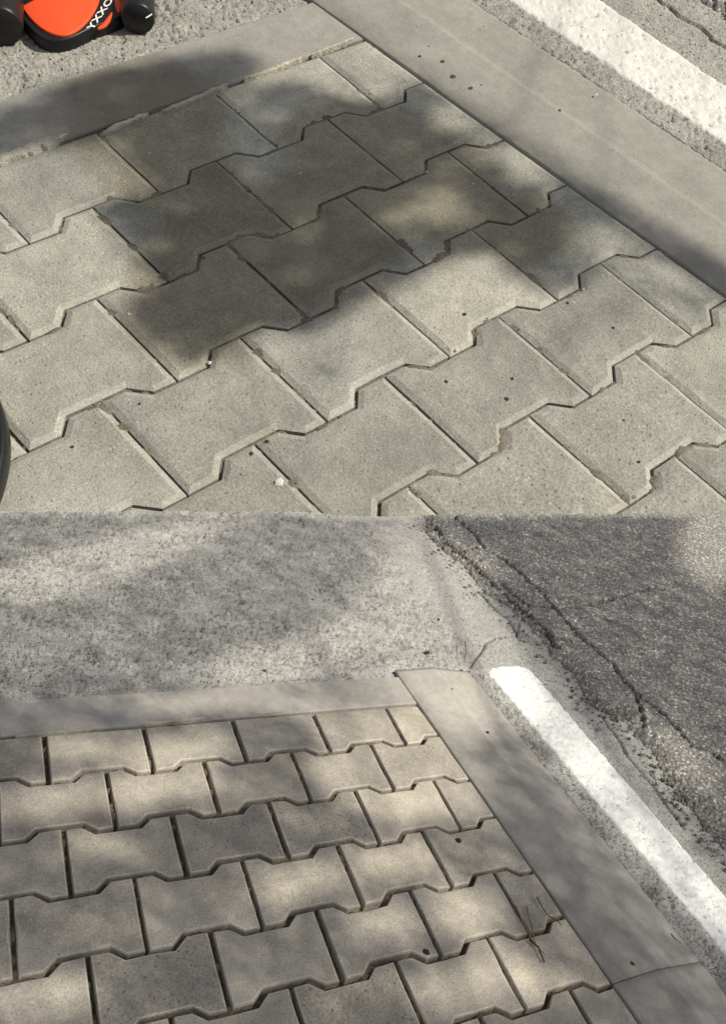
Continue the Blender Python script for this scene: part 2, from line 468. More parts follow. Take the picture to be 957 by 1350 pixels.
def kerb(fr, key, cuts, label):
    """long flush kerb: flat inner band, slightly sloping outer band meeting at a soft arris"""
    L = fr.L; root = bpy.data.objects.new('kerb', None); COL.objects.link(root); root.matrix_world = fr.mat.copy()
    tag(root, label, None, None, 'structure')
    prof = [(.008, -.20), (.009, -.012), (.020, .004), (.30, .010), (.60, .014), (.634, .013), (.646, -.002), (.70, -.006), (.95, -.045), (1.20, -.085), (1.245, -.100), (1.25, -.25)]
    for a, b in zip(cuts[:-1], cuts[1:]):
        n = max(3, int((b - a) / .12)); vs, fs = [], []
        for i in range(n + 1):
            v = a + .008 + (b - a - .016) * i / n
            e = .010 if i in (0, n) else 0
            for (u, z) in prof:
                w_ = .004 * math.sin(v * 3.1) + random.uniform(-.002, .002)
                X, Y = fr.loc(u + (w_ if 0 < u < 1.2 else 0), v); vs.append((X, Y, ((z * KS[key] if -.11 < z < 0 else z) - (e if z > -.1 else 0)) * L))
        m = len(prof)
        for i in range(n):
            for j in range(m - 1): fs.append((i * m + j, (i + 1) * m + j, (i + 1) * m + j + 1, i * m + j + 1))
        fs.append(tuple(range(m))); fs.append(tuple(n * m + j for j in range(m))[::-1])
        vs = np.array(vs); c = vs.mean(0); c[2] = 0
        me = mesh('kerb_stone', vs - c, fs)
        kv = np.repeat(a + .008 + (b - a - .016) * np.arange(n + 1) / n, m); ku = np.tile([p_[0] for p_ in prof], n + 1)
        dirt = (.16 + .5 * np.clip(fbm(ku * 3, kv * 1.1, 401, 4) - .42, 0, 1)) * sst(.66, .60, ku) * sst(.2, 1.6, kv) if key == 'B' else .10 + .3 * np.clip(fbm(ku * 3, kv * 1.1, 402, 4) - .5, 0, 1) * (ku > .64)
        at = me.attributes.new('tone', 'FLOAT', 'POINT'); at.data.foreach_set('value', np.asarray(dirt, np.float32))
        if me.polygons[2].normal.z < 0: me.flip_normals()
        for p_ in me.polygons: p_.use_smooth = p_.index < len(me.polygons) - 2
        link('kerb_stone', me, MM[key, 'kerb'], parent=root, loc=tuple(c))
    return root


kerb(FB, 'B', [-1.02, 6.06, 9.2], 'flush concrete kerb beside the near pavers with one open joint')
kerb(FT, 'T', [-8.0, -1.0, 9.0], 'broad flush concrete kerb running down the right of the far pavers')
stones(FB, 'B', 'edging', 'edging_stone', [[(-9, -.80), (-4.9, -.80), (-4.9, .02), (-9, .02)], [(-4.9, -.80), (-.005, -.80), (-.005, .02), (-4.9, .02)]],
       .004 * LB, 'narrow grey edging stones along the upper row of the near pavers')
stones(FT, 'T', 'edging', 'edging_stone', [[(-9, -.80), (-4.2, -.80), (-4.2, .02), (-9, .02)], [(-4.2, -.80), (-.005, -.80), (-.005, .02), (-4.2, .02)]],
       .004 * LT, 'wide grey edging stones along the upper row of the far pavers')


def mortar(fr, strips):
    """broken mortar lips left along the joint of the edging"""
    L = fr.L; vs, fs = [], []
    for pts, wp in strips:
        pts = np.array(pts, float); seg = np.r_[0, np.cumsum(np.hypot(*np.diff(pts, axis=0).T))]; n = max(6, int(seg[-1] / 5)); b = len(vs)
        for i in range(n + 1):
            t = i / n; x = np.interp(t * seg[-1], seg, pts[:, 0]); y = np.interp(t * seg[-1], seg, pts[:, 1]); u, v = fr.uv(x, y)
            end = min(1, 6 * t + .15, 6 * (1 - t) + .15); ww = wp / 75 * end * (.75 + .5 * random.random()); v = v + random.uniform(-.006, .006)
            for k, z in ((-.5, -.004), (-.38, .016), (0, .020), (.38, .016), (.5, -.03)):
                X, Y = fr.loc(u, v + k * ww); vs.append((float(X), float(Y), (z + .004 + random.uniform(-.003, .003)) * L))
        for i in range(n):
            for j in range(4): a = b + i * 5 + j; fs.append((a, a + 5, a + 6, a + 1))
    me = mesh('mortar', vs, fs)
    if me.polygons[1].normal.z < 0: me.flip_normals()
    return me


for fr, key, par, st in ((FB, 'B', 'edging', [([(190, 956), (240, 951), (292, 945)], 5), ([(330, 943), (372, 940)], 2.5), ([(20, 972), (70, 967), (120, 963)], 2.5)]),
                         (FT, 'T', 'edging.001', [([(-80, 241), (-10, 215), (40, 197), (90, 178)], 10), ([(136, 176), (165, 163), (196, 151)], 4.5), ([(214, 148), (250, 134), (300, 112)], 4.5),
                                                  ([(322, 106), (360, 92), (402, 75)], 4), ([(410, 74), (440, 62), (468, 51)], 3)])):
    o = link('mortar', mortar(fr, st), MM[key, 'mortar'], parent=EDGT if key == 'T' else bpy.data.objects['edging']); tag(o, kind='stuff')

# ---------------------------------------------------------------- cast surfaces: concrete, paint, asphalt
CR_B = [[(623, 874), (628, 864), (640, 849), (642, 842), (655, 835.5), (669, 833)], [(635, 775), (643, 785), (658, 800), (673, 810), (680.5, 823), (687, 837)],
        [(687, 815), (685, 833)], [(686, 836), (699, 839)], [(797, 937), (806, 952), (821, 971), (831, 990), (844, 1006), (866, 1030), (882, 1054), (906, 1085)], [(806, 951), (830, 958)],
        [(844, 1006), (860, 1012), (868, 1020)]]
EDGE_B = [(545, 640), (560, 675), (564, 698), (575, 713), (595, 728), (613, 740), (625, 758), (637, 775), (650, 783), (668, 792), (690, 813), (713, 835), (726, 856), (740, 871), (754, 881), (766, 904),
          (778, 923), (797, 935), (822, 945), (840, 968), (863, 987), (873, 1013), (901, 1044), (920, 1073), (944, 1099), (957, 1113), (1010, 1170), (1090, 1260), (1200, 1390)]
ACR_B = [[(590, 660), (603, 680), (630, 705), (640, 720), (663, 733), (690, 755), (713, 775), (740, 807), (764, 835), (787, 854), (809, 873), (821, 890), (840, 911), (847, 935), (851, 954)],
         [(840, 911), (854, 921), (875, 937), (901, 963), (915, 980), (937, 987), (965, 1005), (1000, 1040)], [(660, 765), (698, 795), (730, 799), (758, 798), (798, 790), (830, 780), (858, 773), (883, 775)],
         [(575, 690), (590, 712), (620, 735), (655, 770), (690, 800), (720, 825), (735, 850)]]
CR_T = [[(850, -30), (874, 0), (884, 4), (893, 15), (906, 22), (913, 26), (920, 28), (933, 37), (941, 48)], [(941, 48), (962, 60), (985, 90)]]
EDGE_T = [(860, -60), (905, -22), (920, 0), (933, 9), (946, 11), (960, 24), (1000, 60), (1100, 130), (1300, 270)]
ACR_T = [[(925, -20), (965, 10), (1040, 60)]]


def sheets(fr, key, X0, X1, Y0, Y1, step, cracks, edge, acracks, line_v0):
    L = fr.L
    xs = np.arange(X0, X1 + .01, step); ys = np.unique(np.r_[np.arange(Y0, Y1, step), Y1])
    PX, PY = np.meshgrid(xs, ys); U, V = fr.uv(PX, PY); X, Y = fr.loc(U, V)
    n1 = fbm(U * 2.3, V * 2.3, 11, 4); n2 = fbm(U * 14, V * 14, 21, 3); n3 = fbm(U * 40, V * 40, 31, 2)
    cd_ = np.min([polydist(U, V, list(zip(*[list(map(float, q)) for q in fr.uv(*np.array(c, float).T)]))) for c in cracks], 0)
    wob_ = (n2 - .5) * .05 + (n3 - .5) * .03
    # --- concrete
    apron = sst(-.74, -.84, V + wob_); right = sst(1.24, 1.27, U + wob_)
    RG = 1.0 if key == 'B' else .45
    rough = np.maximum(sst(-.7, -.9, V) * sst(1.3, 1.1, U + (n1 - .5) * .5), sst(1.6, 1.5, U) * .9)
    f1, f2, cid = worley(U * 15 + n3, V * 19 + n2 * .6, 41)
    pit = sst(.34, .12, f1) * (cid > .55) * sst(.40, .60, fbm(U * 3.1, V * 3.1, 61, 3))
    # irregular ridges and hollows of the broomed rough cast
    ridged = np.abs(fbm(U * 13 + 3 * n1, V * 24 - 2 * n1, 71, 5) - .5) * 2
    hollow = sst(.13, .0, ridged) * sst(.35, .55, fbm(U * 4, V * 4, 81, 3))
    h = (n1 - .5) * .020 + rough * ((n2 - .5) * .030 * RG + (n3 - .5) * .022 * RG - pit * .030 - hollow * .028 * RG) + (1 - rough) * ((n3 - .5) * .006 + (n2 - .5) * .008)
    crk = sst(.022, .008, cd_ + (n3 - .5) * .012)
    h = h - crk * .06
    keepA = (V < -.76) | (U > 1.195)
    if key == 'B': keepA &= ~((U > -.03) & (U < 1.20) & (V > -.96))
    else: keepA &= ~((U > -.02) & (U < 1.195))
    GB = -.094 if key == 'B' else -.031
    base = np.where(U > 1.19, GB, .010)
    base = np.where((V < -.9) & (U > .0), GB + (.010 - GB) * sst(1.7, .1, U) * sst(-.9, -1.0, V), base)
    h = h - .05 * sst(-1.005, -.975, V) * (U > 0) * (U < 1.22) - .03 * sst(1.235, 1.215, U) * (V > -1)
    h = h + base
    ex0 = np.array([e[1] for e in edge], float); ey0 = np.array([e[0] for e in edge], float)
    de = polydist(U, V, list(zip(*[list(map(float, q)) for q in fr.uv(*np.array(edge, float).T)]))) * np.sign(PX - np.interp(PY, ex0, ey0))
    h = h - .25 * sst(.06, .20, de)                      # the concrete stops under the asphalt
    h = h - .03 * sst(-.83, -.765, V) * (U < 0)
    tone = np.clip(crk * .9 + rough * (pit * .7 + hollow * .5 * RG) + .35 * sst(.55, .8, n1) * rough, 0, 1)
    me = grid_mesh('concrete', X, Y, h * L, keepA, tone)
    o = link('concrete_apron', me, MM[key, 'apron'], frame=fr)
    tag(o, 'rough cast cracked concrete around the near kerb and edging' if key == 'B' else 'pitted pale concrete above and right of the far kerb', None, None, 'structure')
    # --- painted line lying on the concrete
    eu = .022 * (fbm(V * 9, U * 0 + 3.3, 91, 3) - .5) * 2; ev = .022 * (fbm(V * 8, U * 0 + 8.3, 95, 3) - .5) * 2
    lu0 = 1.535 + .011 * V if key == 'B' else 1.518; lu1 = 2.29 - .012 * V if key == 'B' else 2.30 - .037 * V
    eu = eu * .6; ev = ev * .6; dl = np.minimum(U - lu0 - eu, lu1 + ev - U)
    if line_v0 is not None:
        r_ = .27; cu = np.clip(U, lu0 + r_, lu1 - r_); cv = np.maximum(V, line_v0 + r_)
        dl = np.minimum(dl, r_ - np.hypot(U - cu, V - cv) * np.where(V < line_v0 + r_, 1, 0) + np.where(V < line_v0 + r_, 0, 9))
    hole = sst(.62, .72, fbm(U * 7, V * 7, 101, 4)) * sst(.4, .1, worley(U * 16, V * 16, 103)[0])
    drip = sst(.30, .10, f1) * (cid > .82)
    hp = h + .012 * sst(-.006, .012, dl) - .02 * sst(.004, -.01, dl) + (n2 - .5) * .006 - .017 * np.maximum(hole, drip * .9)
    me = grid_mesh('line', X, Y, hp * L, dl > -.03, np.clip(hole * .8, 0, 1) * .6)
    ln = link('painted_line', me, MM[key, 'paint'], frame=fr)
    tag(ln, 'white painted line with a rounded end beside the near kerb' if key == 'B' else 'thick white painted line crossing the upper right corner', None, None, 'structure')
    # --- asphalt
    step2 = step * .8
    xs = np.arange(min(e[0] for e in edge) - 20, X1 + .01, step2); ys = np.unique(np.r_[np.arange(Y0, Y1, step2), Y1]); PX, PY = np.meshgrid(xs, ys); U, V = fr.uv(PX, PY); X, Y = fr.loc(U, V)
    eu_ = list(zip(*[list(map(float, q)) for q in fr.uv(*np.array(edge, float).T)]))
    poly = eu_ + [tuple(map(float, fr.uv(edge[-1][0] + 2500, edge[-1][1]))), tuple(map(float, fr.uv(edge[0][0] + 2500, edge[0][1])))] if False else None
    ex = np.array([e[1] for e in edge], float); ey = np.array([e[0] for e in edge], float)
    side = PX - np.interp(PY, ex, ey)
    n1 = fbm(U * 2.3, V * 2.3, 211, 4); n2 = fbm(U * 12, V * 12, 221, 3); n3 = fbm(U * 30, V * 30, 231, 2)
    d = polydist(U, V, eu_) * np.sign(side) + (n2 - .5) * .10 + (n3 - .5) * .04
    f1, f2, cid = worley(U * 22 + n3 * .5, V * 22 + n2 * .5, 241)
    stone = sst(.62, .15, f1) * (.5 + .5 * cid)
    ravel = sst(.55, .08, d) * sst(.30, .62, fbm(U * 3, V * 3, 261, 3) + .18)   # broken band along the edge
    acd = np.min([polydist(U, V, list(zip(*[list(map(float, q)) for q in fr.uv(*np.array(c, float).T)]))) for c in acracks], 0)
    ck = sst(.045, .018, acd + (n2 - .5) * .10 + (n3 - .5) * .05)
    h = GB + .045 + stone * (.020 + .022 * ravel) + (n1 - .5) * .03 + (n2 - .5) * (.02 + .05 * ravel) - ck * .11 - ravel * .020
    h = h - .10 * sst(.05, -.03, d) - .018 * sst(.35, .05, d)
    tone = np.clip(ck * .75 + ravel * sst(.45, .8, 1 - stone) * .55, 0, 1)
    me = grid_mesh('road', X, Y, h * L, d > -.06, tone)
    o = link('road', me, MM[key, 'asphalt'], frame=fr)
    tag(o, 'cracked dark asphalt with crumbling edge beside the near kerb' if key == 'B' else 'sliver of coarse asphalt in the upper right corner', None, None, 'structure')
    # --- solid body below the surface, cut square along the joint between the two slopes
    cs = [(X0, Y0), (X1, Y0), (X1, Y1), (X0, Y1)]
    vs = []
    for z in (-.14, -.30):
        for c in cs:
            q = fr.pl(*c); vs.append((float(q[0]), float(q[1]), z * L))
    me = mesh('subbase', vs, [(0, 1, 2, 3), (7, 6, 5, 4), (0, 4, 5, 1), (1, 5, 6, 2), (2, 6, 7, 3), (3, 7, 4, 0)])
    o = link('subbase', me, MM[key, 'sand'], frame=fr)
    tag(o, 'compacted sand bed under the near slope' if key == 'B' else 'compacted sand bed under the far slope', None, None, 'structure')


sheets(FB, 'B', -200, 1500, 675, 1480, 1.9, CR_B, EDGE_B, ACR_B, -1.08)
sheets(FT, 'T', -200, 1350, -130, 860, 2.3, CR_T, EDGE_T, ACR_T, None)
#OBJS
# ---------------------------------------------------------------- loose things
def ray(x, y):
    d = W(np.array([(x - CX) / F, (y - CY) / F, 1.0])); return d


def raise_px(fr, x, y, z):
    """point at height z above this ground that is seen at the given photograph point, in the frame's own metres"""
    d = ray(x, y); o = np.array([0, 0, CAMH]); n = fr.ez
    t = ((fr.o + n * z - o) @ n) / (d @ n); p = o + d * t - fr.o
    return np.array([p @ fr.B3[:, 0], p @ fr.B3[:, 1]])


dark = plain('dark_crumb', (.045, .04, .035), .9, .2, bump=.6, scale=300)
pale = plain('pale_crumb', (.62, .60, .55), .8, .3, bump=.6, scale=300)
brown = plain('brown_crumb', (.10, .055, .035), .9, .2, bump=.6, scale=300)
spotm = plain('dirt_spot', (.075, .062, .05), .9, .2, bump=.6, scale=300)
greyst = plain('grey_stone', (.40, .39, .37), .85, .3, bump=.6, scale=300)


def crumb(fr, x, y, r, mat, name, label, cat, group, flat=.55, z0=0):
    vs = []; fs = []
    n = 8
    for k, (rr, zz) in enumerate(((.8, -.2), (1, .15), (.7, .75), (.3, 1.0))):
        for j in range(n):
            a = 2 * math.pi * j / n; q = rr * random.uniform(.75, 1.2)
            vs.append((r * q * math.cos(a) * 1.1, r * q * math.sin(a), r * flat * zz * random.uniform(.8, 1.15)))
    for k in range(3):
        for j in range(n): fs.append((k * n + j, k * n + (j + 1) % n, (k + 1) * n + (j + 1) % n, (k + 1) * n + j))
    fs.append(tuple(3 * n + j for j in range(n)))
    X, Y = fr.pl(x, y)
    o = link(name, mesh(name, vs, fs), mat, frame=fr, loc=(float(X), float(Y), z0 * fr.L)); tag(o, label, cat, group)
    return o


for x, y, r, lab in ((553, 75, 2.6, 'brown dirt spot on the far kerb nearest the corner of the paving'), (565, 62, 1.6, 'small dark speck on the far kerb just above the row of brown dirt spots'),
                     (549, 36, 1.3, 'faint dark speck highest up on the inner band of the far kerb'), (583, 82, 4.0, 'brown dirt spot, second largest of the row on the far kerb'),
                     (597, 102, 4.8, 'largest brown dirt spot in the middle of the row on the far kerb'), (620, 117, 3.6, 'brown dirt spot at the lower end of the row on the far kerb'),
                     (634, 113, 1.5, 'tiny dark speck right beside the lowest brown spot of the row'), (737, 147, 3.4, 'lone dark blob on the middle line of the far kerb'),
                     (710, 52, 1.4, 'tiny dark speck on the outer band of the far kerb near the white line'), (637, 36, 1.5, 'dark speck on the outer band of the far kerb near the top edge')):
    crumb(FT, x, y, r * .0024, spotm if r > 3 else dark, 'dirt_spot', lab, 'dirt', 'dark blobs on the far kerb', .16, .012)
for x, y, r, lab in ((396, 228, 1.6, 'pale grain in the middle of the darkest shaded pavers'), (786, 124, 2.0, 'pale grain alone on the outer band of the far kerb'),
                     (624, 242, 1.5, 'pale grain on the shaded paver left of the big sun fleck'), (170, 414, 1.8, 'pale grain at the lower left rim of the shade'),
                     (276, 478, 2.2, 'white grain in the joint notch below the shade'), (197, 201, 1.4, 'pale grain on the shaded upper row paver at left'),
                     (563, 226, 1.4, 'pale grain in the joint below the round sun fleck'), (599, 188, 1.6, 'pale grain at the joint corner left of the big sun fleck'),
                     (542, 410, 1.3, 'tiny pale grain on the sunlit paver just below the shade'), (769, 381, 1.4, 'pale grain in the notch at the lower right rim of the shade'),
                     (602, 461, 1.8, 'pale grain at a joint corner in the sunlit middle of the far paving'), (744, 49, 1.6, 'pale grain on the gutter strip beside the upper white line')):
    crumb(FT, x, y, r * .0031, pale, 'grit_grain', lab, 'grit', 'pale grains on the far paving', .6)
for x, y, r, lab in ((668, 526, 3.2, 'lower of the two dark crumbs on the paver right of centre'), (675, 499, 2.6, 'upper of the two dark crumbs on the paver right of centre'),
                     (612, 414, 3.2, 'dark crumb on the paver half touched by the lower rim of the shade'), (588, 503, 2.6, 'dark crumb left of the pair on the same sunlit paver'),
                     (808, 432, 2.6, 'dark crumb on the lit paver under the right end of the shade'), (748, 399, 2.4, 'dark crumb just below the joint at the lower right shade rim'),
                     (842, 609, 2.2, 'dark crumb near the joint at the lower right of the far paving'), (822, 554, 1.8, 'dark crumb on the sunlit paver far right of the far paving'),
                     (352, 582, 2.8, 'right one of two dark crumbs beside a joint at the bottom'), (331, 598, 2.8, 'left one of two dark crumbs beside a joint at the bottom'),
                     (95, 589, 2.2, 'dark crumb on the lower left paver near the wheel'), (184, 532, 1.8, 'dark crumb on the lit paver at lower left above a joint'),
                     (924, 415, 2, 'dark crumb in the shade beside the kerb at right'), (110, 443, 1.6, 'dark crumb on the sunlit paver at the left side')):
    crumb(FT, x, y, r * .0031 * .8, dark, 'dark_crumb', lab, 'crumb', 'dark crumbs on the far pavers', .3)
crumb(FT, 368, 636, .014, pale, 'stone_chip', 'pale elongated stone chip in a joint near the bottom of the far paving', 'stone chip', None, .5)
for x, y, r, m_, lab in ((604, 1109, 5.0, dark, 'black curled leaf scrap on a paver beside the kerb'), (562, 1256, 4.2, dark, 'black pebble at the joint corner below the middle of the near pavers'),
                       (833, 1272, 4.0, brown, 'reddish brown crumb on the near kerb just above its open joint'), (578, 817, 3.4, dark, 'black pebble alone on the rough concrete left of the asphalt'),
                       (563, 861, 5.0, dark, 'dark clod on the concrete just above the kerb end'), (595, 909, 2.6, dark, 'dark pebble at the sunlit upper end of the near kerb'),
                       (643, 966, 2.8, dark, 'dark pebble on the middle line of the near kerb'), (349, 885, 4.0, brown, 'brown pebble on sunlit concrete above the near edging'),
                       (290, 898, 3.0, greyst, 'grey pebble touching the upper side of the near edging'), (200, 741, 3.4, pale, 'white chip in the dark hollow of the near concrete'),
                       (411, 791, 3.0, dark, 'dark pebble in the shaded middle of the near concrete'), (632, 721, 5.5, pale, 'large pale pebble in the broken band of the asphalt'),
                       (742, 794, 4.0, pale, 'white pebble on the asphalt crack that runs sideways'), (757, 843, 5.0, greyst, 'grey pebble bedded between the two long asphalt cracks'),
                       (794, 894, 5.0, greyst, 'grey pebble in the crumbling asphalt edge above the white line'), (914, 978, 4.5, greyst, 'pale pebble beside the lower asphalt crack at right')):
    crumb(FB, x, y, r * .0009, m_, 'pebble' if 'pebble' in lab else ('leaf_scrap' if 'leaf' in lab else 'crumb'), lab, 'pebble' if 'pebble' in lab else ('leaf' if 'leaf' in lab else 'crumb'), None, .6)


def tube(pts, r0, r1=None, n=6, pw=1):
    r1 = r0 if r1 is None else r1; vs, fs = [], []; pts = [Vector(p) for p in pts]
    for i, p in enumerate(pts):
        d = (pts[min(i + 1, len(pts) - 1)] - pts[max(i - 1, 0)]).normalized(); a = d.orthogonal().normalized(); b = d.cross(a)
        r = r1 + (r0 - r1) * (1 - i / (len(pts) - 1))**pw
        for k in range(n): t = 2 * math.pi * k / n; vs.append(p + (a * math.cos(t) + b * math.sin(t)) * r)
    for i in range(len(pts) - 1):
        for k in range(n): fs.append((i * n + k, i * n + (k + 1) % n, (i + 1) * n + (k + 1) % n, (i + 1) * n + k))
    fs += [tuple(range(n))[::-1], tuple((len(pts) - 1) * n + k for k in range(n))]
    return vs, fs


straw = plain('straw', (.30, .20, .11), .7, .3); drk = plain('dry_needle', (.09, .07, .05), .8, .2)
for pts, rr, m_, lab in (([(678.5, 1198), (690, 1227), (704, 1248), (717, 1262)], .0009, straw, 'pale brown pine needle crossing the pavers from the dark joint to lower right'),
                     ([(692, 1199), (699, 1227), (702, 1238), (705, 1250)], .0010, straw, 'upright reddish pine needle over the joint corner near the kerb'),
                     ([(696, 1242), (708, 1254), (716, 1272)], .0014, drk, 'short dark thick pine needle bent at the lower end of the bunch'),
                     ([(706, 1186), (713, 1201), (721, 1210), (735, 1219), (738, 1225)], .0007, drk, 'thin pine needle lying apart nearest to the kerb'),
                     ([(680, 1204), (690, 1226)], .0008, drk, 'short thin pine needle lying along the joint'),
                     ([(721, 900), (727, 902), (733, 900)], .0012, straw, 'straw coloured twig bit at the right side of the painted line'),
                     ([(612, 848), (613, 862), (612, 873)], .0008, drk, 'short grass stalk standing in the concrete above the kerb end'),
                     ([(883, 1235), (887, 1242), (896, 1246)], .0008, drk, 'curled stalk at the outer edge of the near kerb')):
    P = [FB.pl(*p) for p in pts]; P = [(float(a), float(b), .004 + .0012 * math.sin(i * 2)) for i, (a, b) in enumerate(P)]
    c = Vector(P[0]); c.z = 0
    vs, fs = tube([Vector(p) - c for p in P], rr, rr * .6)
    o = link('pine_needle' if 'needle' in lab else ('twig' if 'twig' in lab else 'grass_stalk'), mesh('needle', vs, fs, True), m_, frame=FB, loc=tuple(c))
    tag(o, lab, 'pine needle' if 'needle' in lab else 'stalk', 'pine needles lying on the pavers by the kerb' if 'needle' in lab else None)

vs, fs = [], []
ep = np.array(EDGE_B[:-2], float); seg_ = np.r_[0, np.cumsum(np.hypot(*np.diff(ep, axis=0).T))]
for k in range(420):
    t = random.uniform(0, seg_[-1]); off = random.gauss(-2, 9); x = np.interp(t, seg_, ep[:, 0]) + off; y = np.interp(t, seg_, ep[:, 1]) - off * .5
    if y < 679: continue
    X, Y = map(float, FB.pl(x, y)); r_ = random.choice((1, 1, 1.4, 2.0)) * .0016; b = len(vs); h0 = (-.075 if x > 640 else -.03) * LB
    for zz, rr in ((-.3, .9), (.5, 1), (1.0, .5)):
        for j in range(5):
            a = 2 * math.pi * j / 5; vs.append((X + r_ * rr * math.cos(a) * random.uniform(.7, 1.2), Y + r_ * rr * math.sin(a) * random.uniform(.7, 1.2), h0 + r_ * zz))
    for q in range(2):
        for j in range(5): fs.append((b + q * 5 + j, b + q * 5 + (j + 1) % 5, b + q * 5 + 5 + (j + 1) % 5, b + q * 5 + 5 + j))
    fs.append(tuple(b + 10 + j for j in range(5)))
o = link('loose_gravel', mesh('loose_gravel', vs, fs), plain('gravel', (.22, .21, .195), .9, .2, scale=90, var=.6), frame=FB)
tag(o, 'loose crumbs broken from the asphalt edge on the near concrete', kind='stuff')

# ---------------------------------------------------------------- the orange and black thing at the top left, and the wheel
orange = plain('orange_plastic', (.80, .085, .02), .55, .4, coat=0, var=.03)
black = plain('black_plastic', (.010, .010, .012), .42, .35, var=.2)
rubber = plain('black_rubber', (.012, .012, .013), .38, .35, bump=.1, scale=60)
white = plain('white_print', (.80, .79, .75), .5, .4, var=.03)
bluish = plain('blue_black_rubber', (.030, .042, .050), .5, .4, var=.2)
toy = bpy.data.objects.new('ride_on_toy', None); COL.objects.link(toy)
tX, tY = raise_px(FT, 90, 20, 0); TO = np.array([tX, tY])
toy.matrix_world = FT.mat @ Matrix.Translation((tX, tY, 0))
tag(toy, 'glossy orange and black moulded toy cut off by the top edge', 'ride-on toy')


def smooth_poly(P, it=2):
    P = np.array(P, float)
    for _ in range(it):
        Q = np.roll(P, -1, 0); P = np.stack([P * .75 + Q * .25, P * .25 + Q * .75], 1).reshape(-1, 2)
    return P


def slab(name, px, z0, z1, mat, bev, label=None, it=2, parent=toy, dome=0):
    P = np.array([raise_px(FT, x, y, (z0 + z1) / 2) for x, y in smooth_poly(px, it)]) - TO
    P = ccw(P); c = P.mean(0); vs, fs = [], []; n = len(P)
    rings = [(0, z0)] + [(bev * (1 - math.cos(t)), z1 - bev * .9 + bev * .9 * math.sin(t)) for t in (0, .4, .8, 1.2, math.pi / 2)]
    for d, z in rings:
        k = 1 - d / np.sqrt(((P - c)**2).sum(1)).mean()
        for q in P: q = c + (q - c) * k; vs.append((*q, z))
    if dome:
        for s_, zz in ((.75, .45), (.5, .75), (.25, .95)):
            kk = k * s_
            for q in P: q = c + (q - c) * kk; vs.append((*q, z1 + dome * zz))
    m = len(vs) // n
    for i in range(m - 1):
        for j in range(n): fs.append((i * n + j, i * n + (j + 1) % n, (i + 1) * n + (j + 1) % n, (i + 1) * n + j))
    fs.append(tuple((m - 1) * n + j for j in range(n)))
    o = link(name, mesh(name, vs, fs, True), mat, parent=parent)
    if label: tag(o, label)
    return o


slab('bumper', [(30, -130), (22, 2), (26, 26), (40, 45), (52, 56), (66, 62), (84, 61), (102, 55), (118, 46), (136, 39), (152, 34), (164, 28), (166, 10), (160, -130)], .0, .055, black, .012)
slab('shell', [(57, -130), (60, -20), (50, 6), (29, 8), (31, 13), (45, 31), (62, 43), (78, 48), (93, 46), (109, 36), (124, 18), (134, -6), (136, -130)], .050, .064, orange, .006, dome=.015)
slab('underside_lip', [(60, 61), (68, 64), (78, 67), (92, 65), (100, 58), (90, 50), (68, 52)], .0, .02, orange, .004)
slab('side_trim', [(127, 38), (133, 37), (141, 33), (148, 22), (149, 14), (143, 22), (134, 33)], .052, .060, orange, .002)
slab('side_trim', [(150, -40), (151, 4), (153, 12), (156, 18), (160, 13), (162, 2), (162, -40)], .052, .060, orange, .002)
slab('side_trim', [(106, 54), (112, 52), (119, 48), (114, 49)], .0, .020, orange, .002)
slab('side_trim', [(150, 34), (156, 32), (159, 29), (154, 31)], .0, .020, orange, .002)


def drum(name, xa, ya, xb, yb, wpx, z, mat, label):
    """closed cylinder lying on the ground along a line, rounded at its ends"""
    a = raise_px(FT, xa, ya, z) - TO; b = raise_px(FT, xb, yb, z) - TO; d = b - a; ln = np.hypot(*d); d = d / ln; nrm = np.array([-d[1], d[0]])
    r = wpx * .0031; vs, fs = [], []; N = 28
    prof = [(0, 0), (0, .90), (.012, .97), (.03, 1.0), (.30, 1.0), (.31, .965), (.34, .965), (.35, 1.0), (.94, 1.0), (1, .9), (1, 0)]
    for s_, k in prof:
        for j in range(N):
            t = 2 * math.pi * j / N; q = a + d * ln * s_ + nrm * math.cos(t) * r * k; vs.append((*q, r + .004 + math.sin(t) * r * k))
    for i in range(len(prof) - 1):
        for j in range(N): fs.append((i * N + j, i * N + (j + 1) % N, (i + 1) * N + (j + 1) % N, (i + 1) * N + j))
    o = link(name, mesh(name, vs, fs, True), mat, parent=toy); tag(o, label)
    bm_ = bpy.data.meshes[o.data.name]; bm_.update()
    return o


drum('wheel', 182, 28, 183, -110, 20.5, .06, rubber, 'black ribbed wheel at the right side')
drum('wheel', 2, 38, 6, -110, 25, .075, rubber, 'black smooth wheel at the left side')
slab('mark', [(192, 22), (196, 20), (200, 17), (201, 18), (196, 21.5), (192, 23.5)], .11, .112, white, .0005, it=1)
# lettering: flat white print on the black bumper
cu = bpy.data.curves.new('lettering', 'FONT'); cu.body = 'YXXO'; cu.size = 1; cu.space_character = 1.05; cu.offset = .02
to = bpy.data.objects.new('tmp_text', cu); COL.objects.link(to); bpy.context.view_layer.update()
me = bpy.data.meshes.new_from_object(to); bpy.data.objects.remove(to)
co = np.array([v.co[:] for v in me.vertices]); x0, x1 = co[:, 0].min(), co[:, 0].max(); y0, y1 = co[:, 1].min(), co[:, 1].max()
A_ = raise_px(FT, 122, 39, .058) - TO; B_ = raise_px(FT, 150, -2, .058) - TO; d_ = B_ - A_; nn = np.array([-d_[1], d_[0]]) / np.hypot(*d_)
if (raise_px(FT, 128, 8, .058) - TO - A_) @ nn < 0: nn = -nn
for v, q in zip(me.vertices, co):
    p = A_ + d_ * (q[0] - x0) / (x1 - x0) + nn * ((q[1] - y0) / (y1 - y0)) * .0031 * 8.5; v.co = (p[0], p[1], .0572)
me.name = 'lettering'; me.update(); me.materials.clear(); link('lettering', me, white, parent=toy)

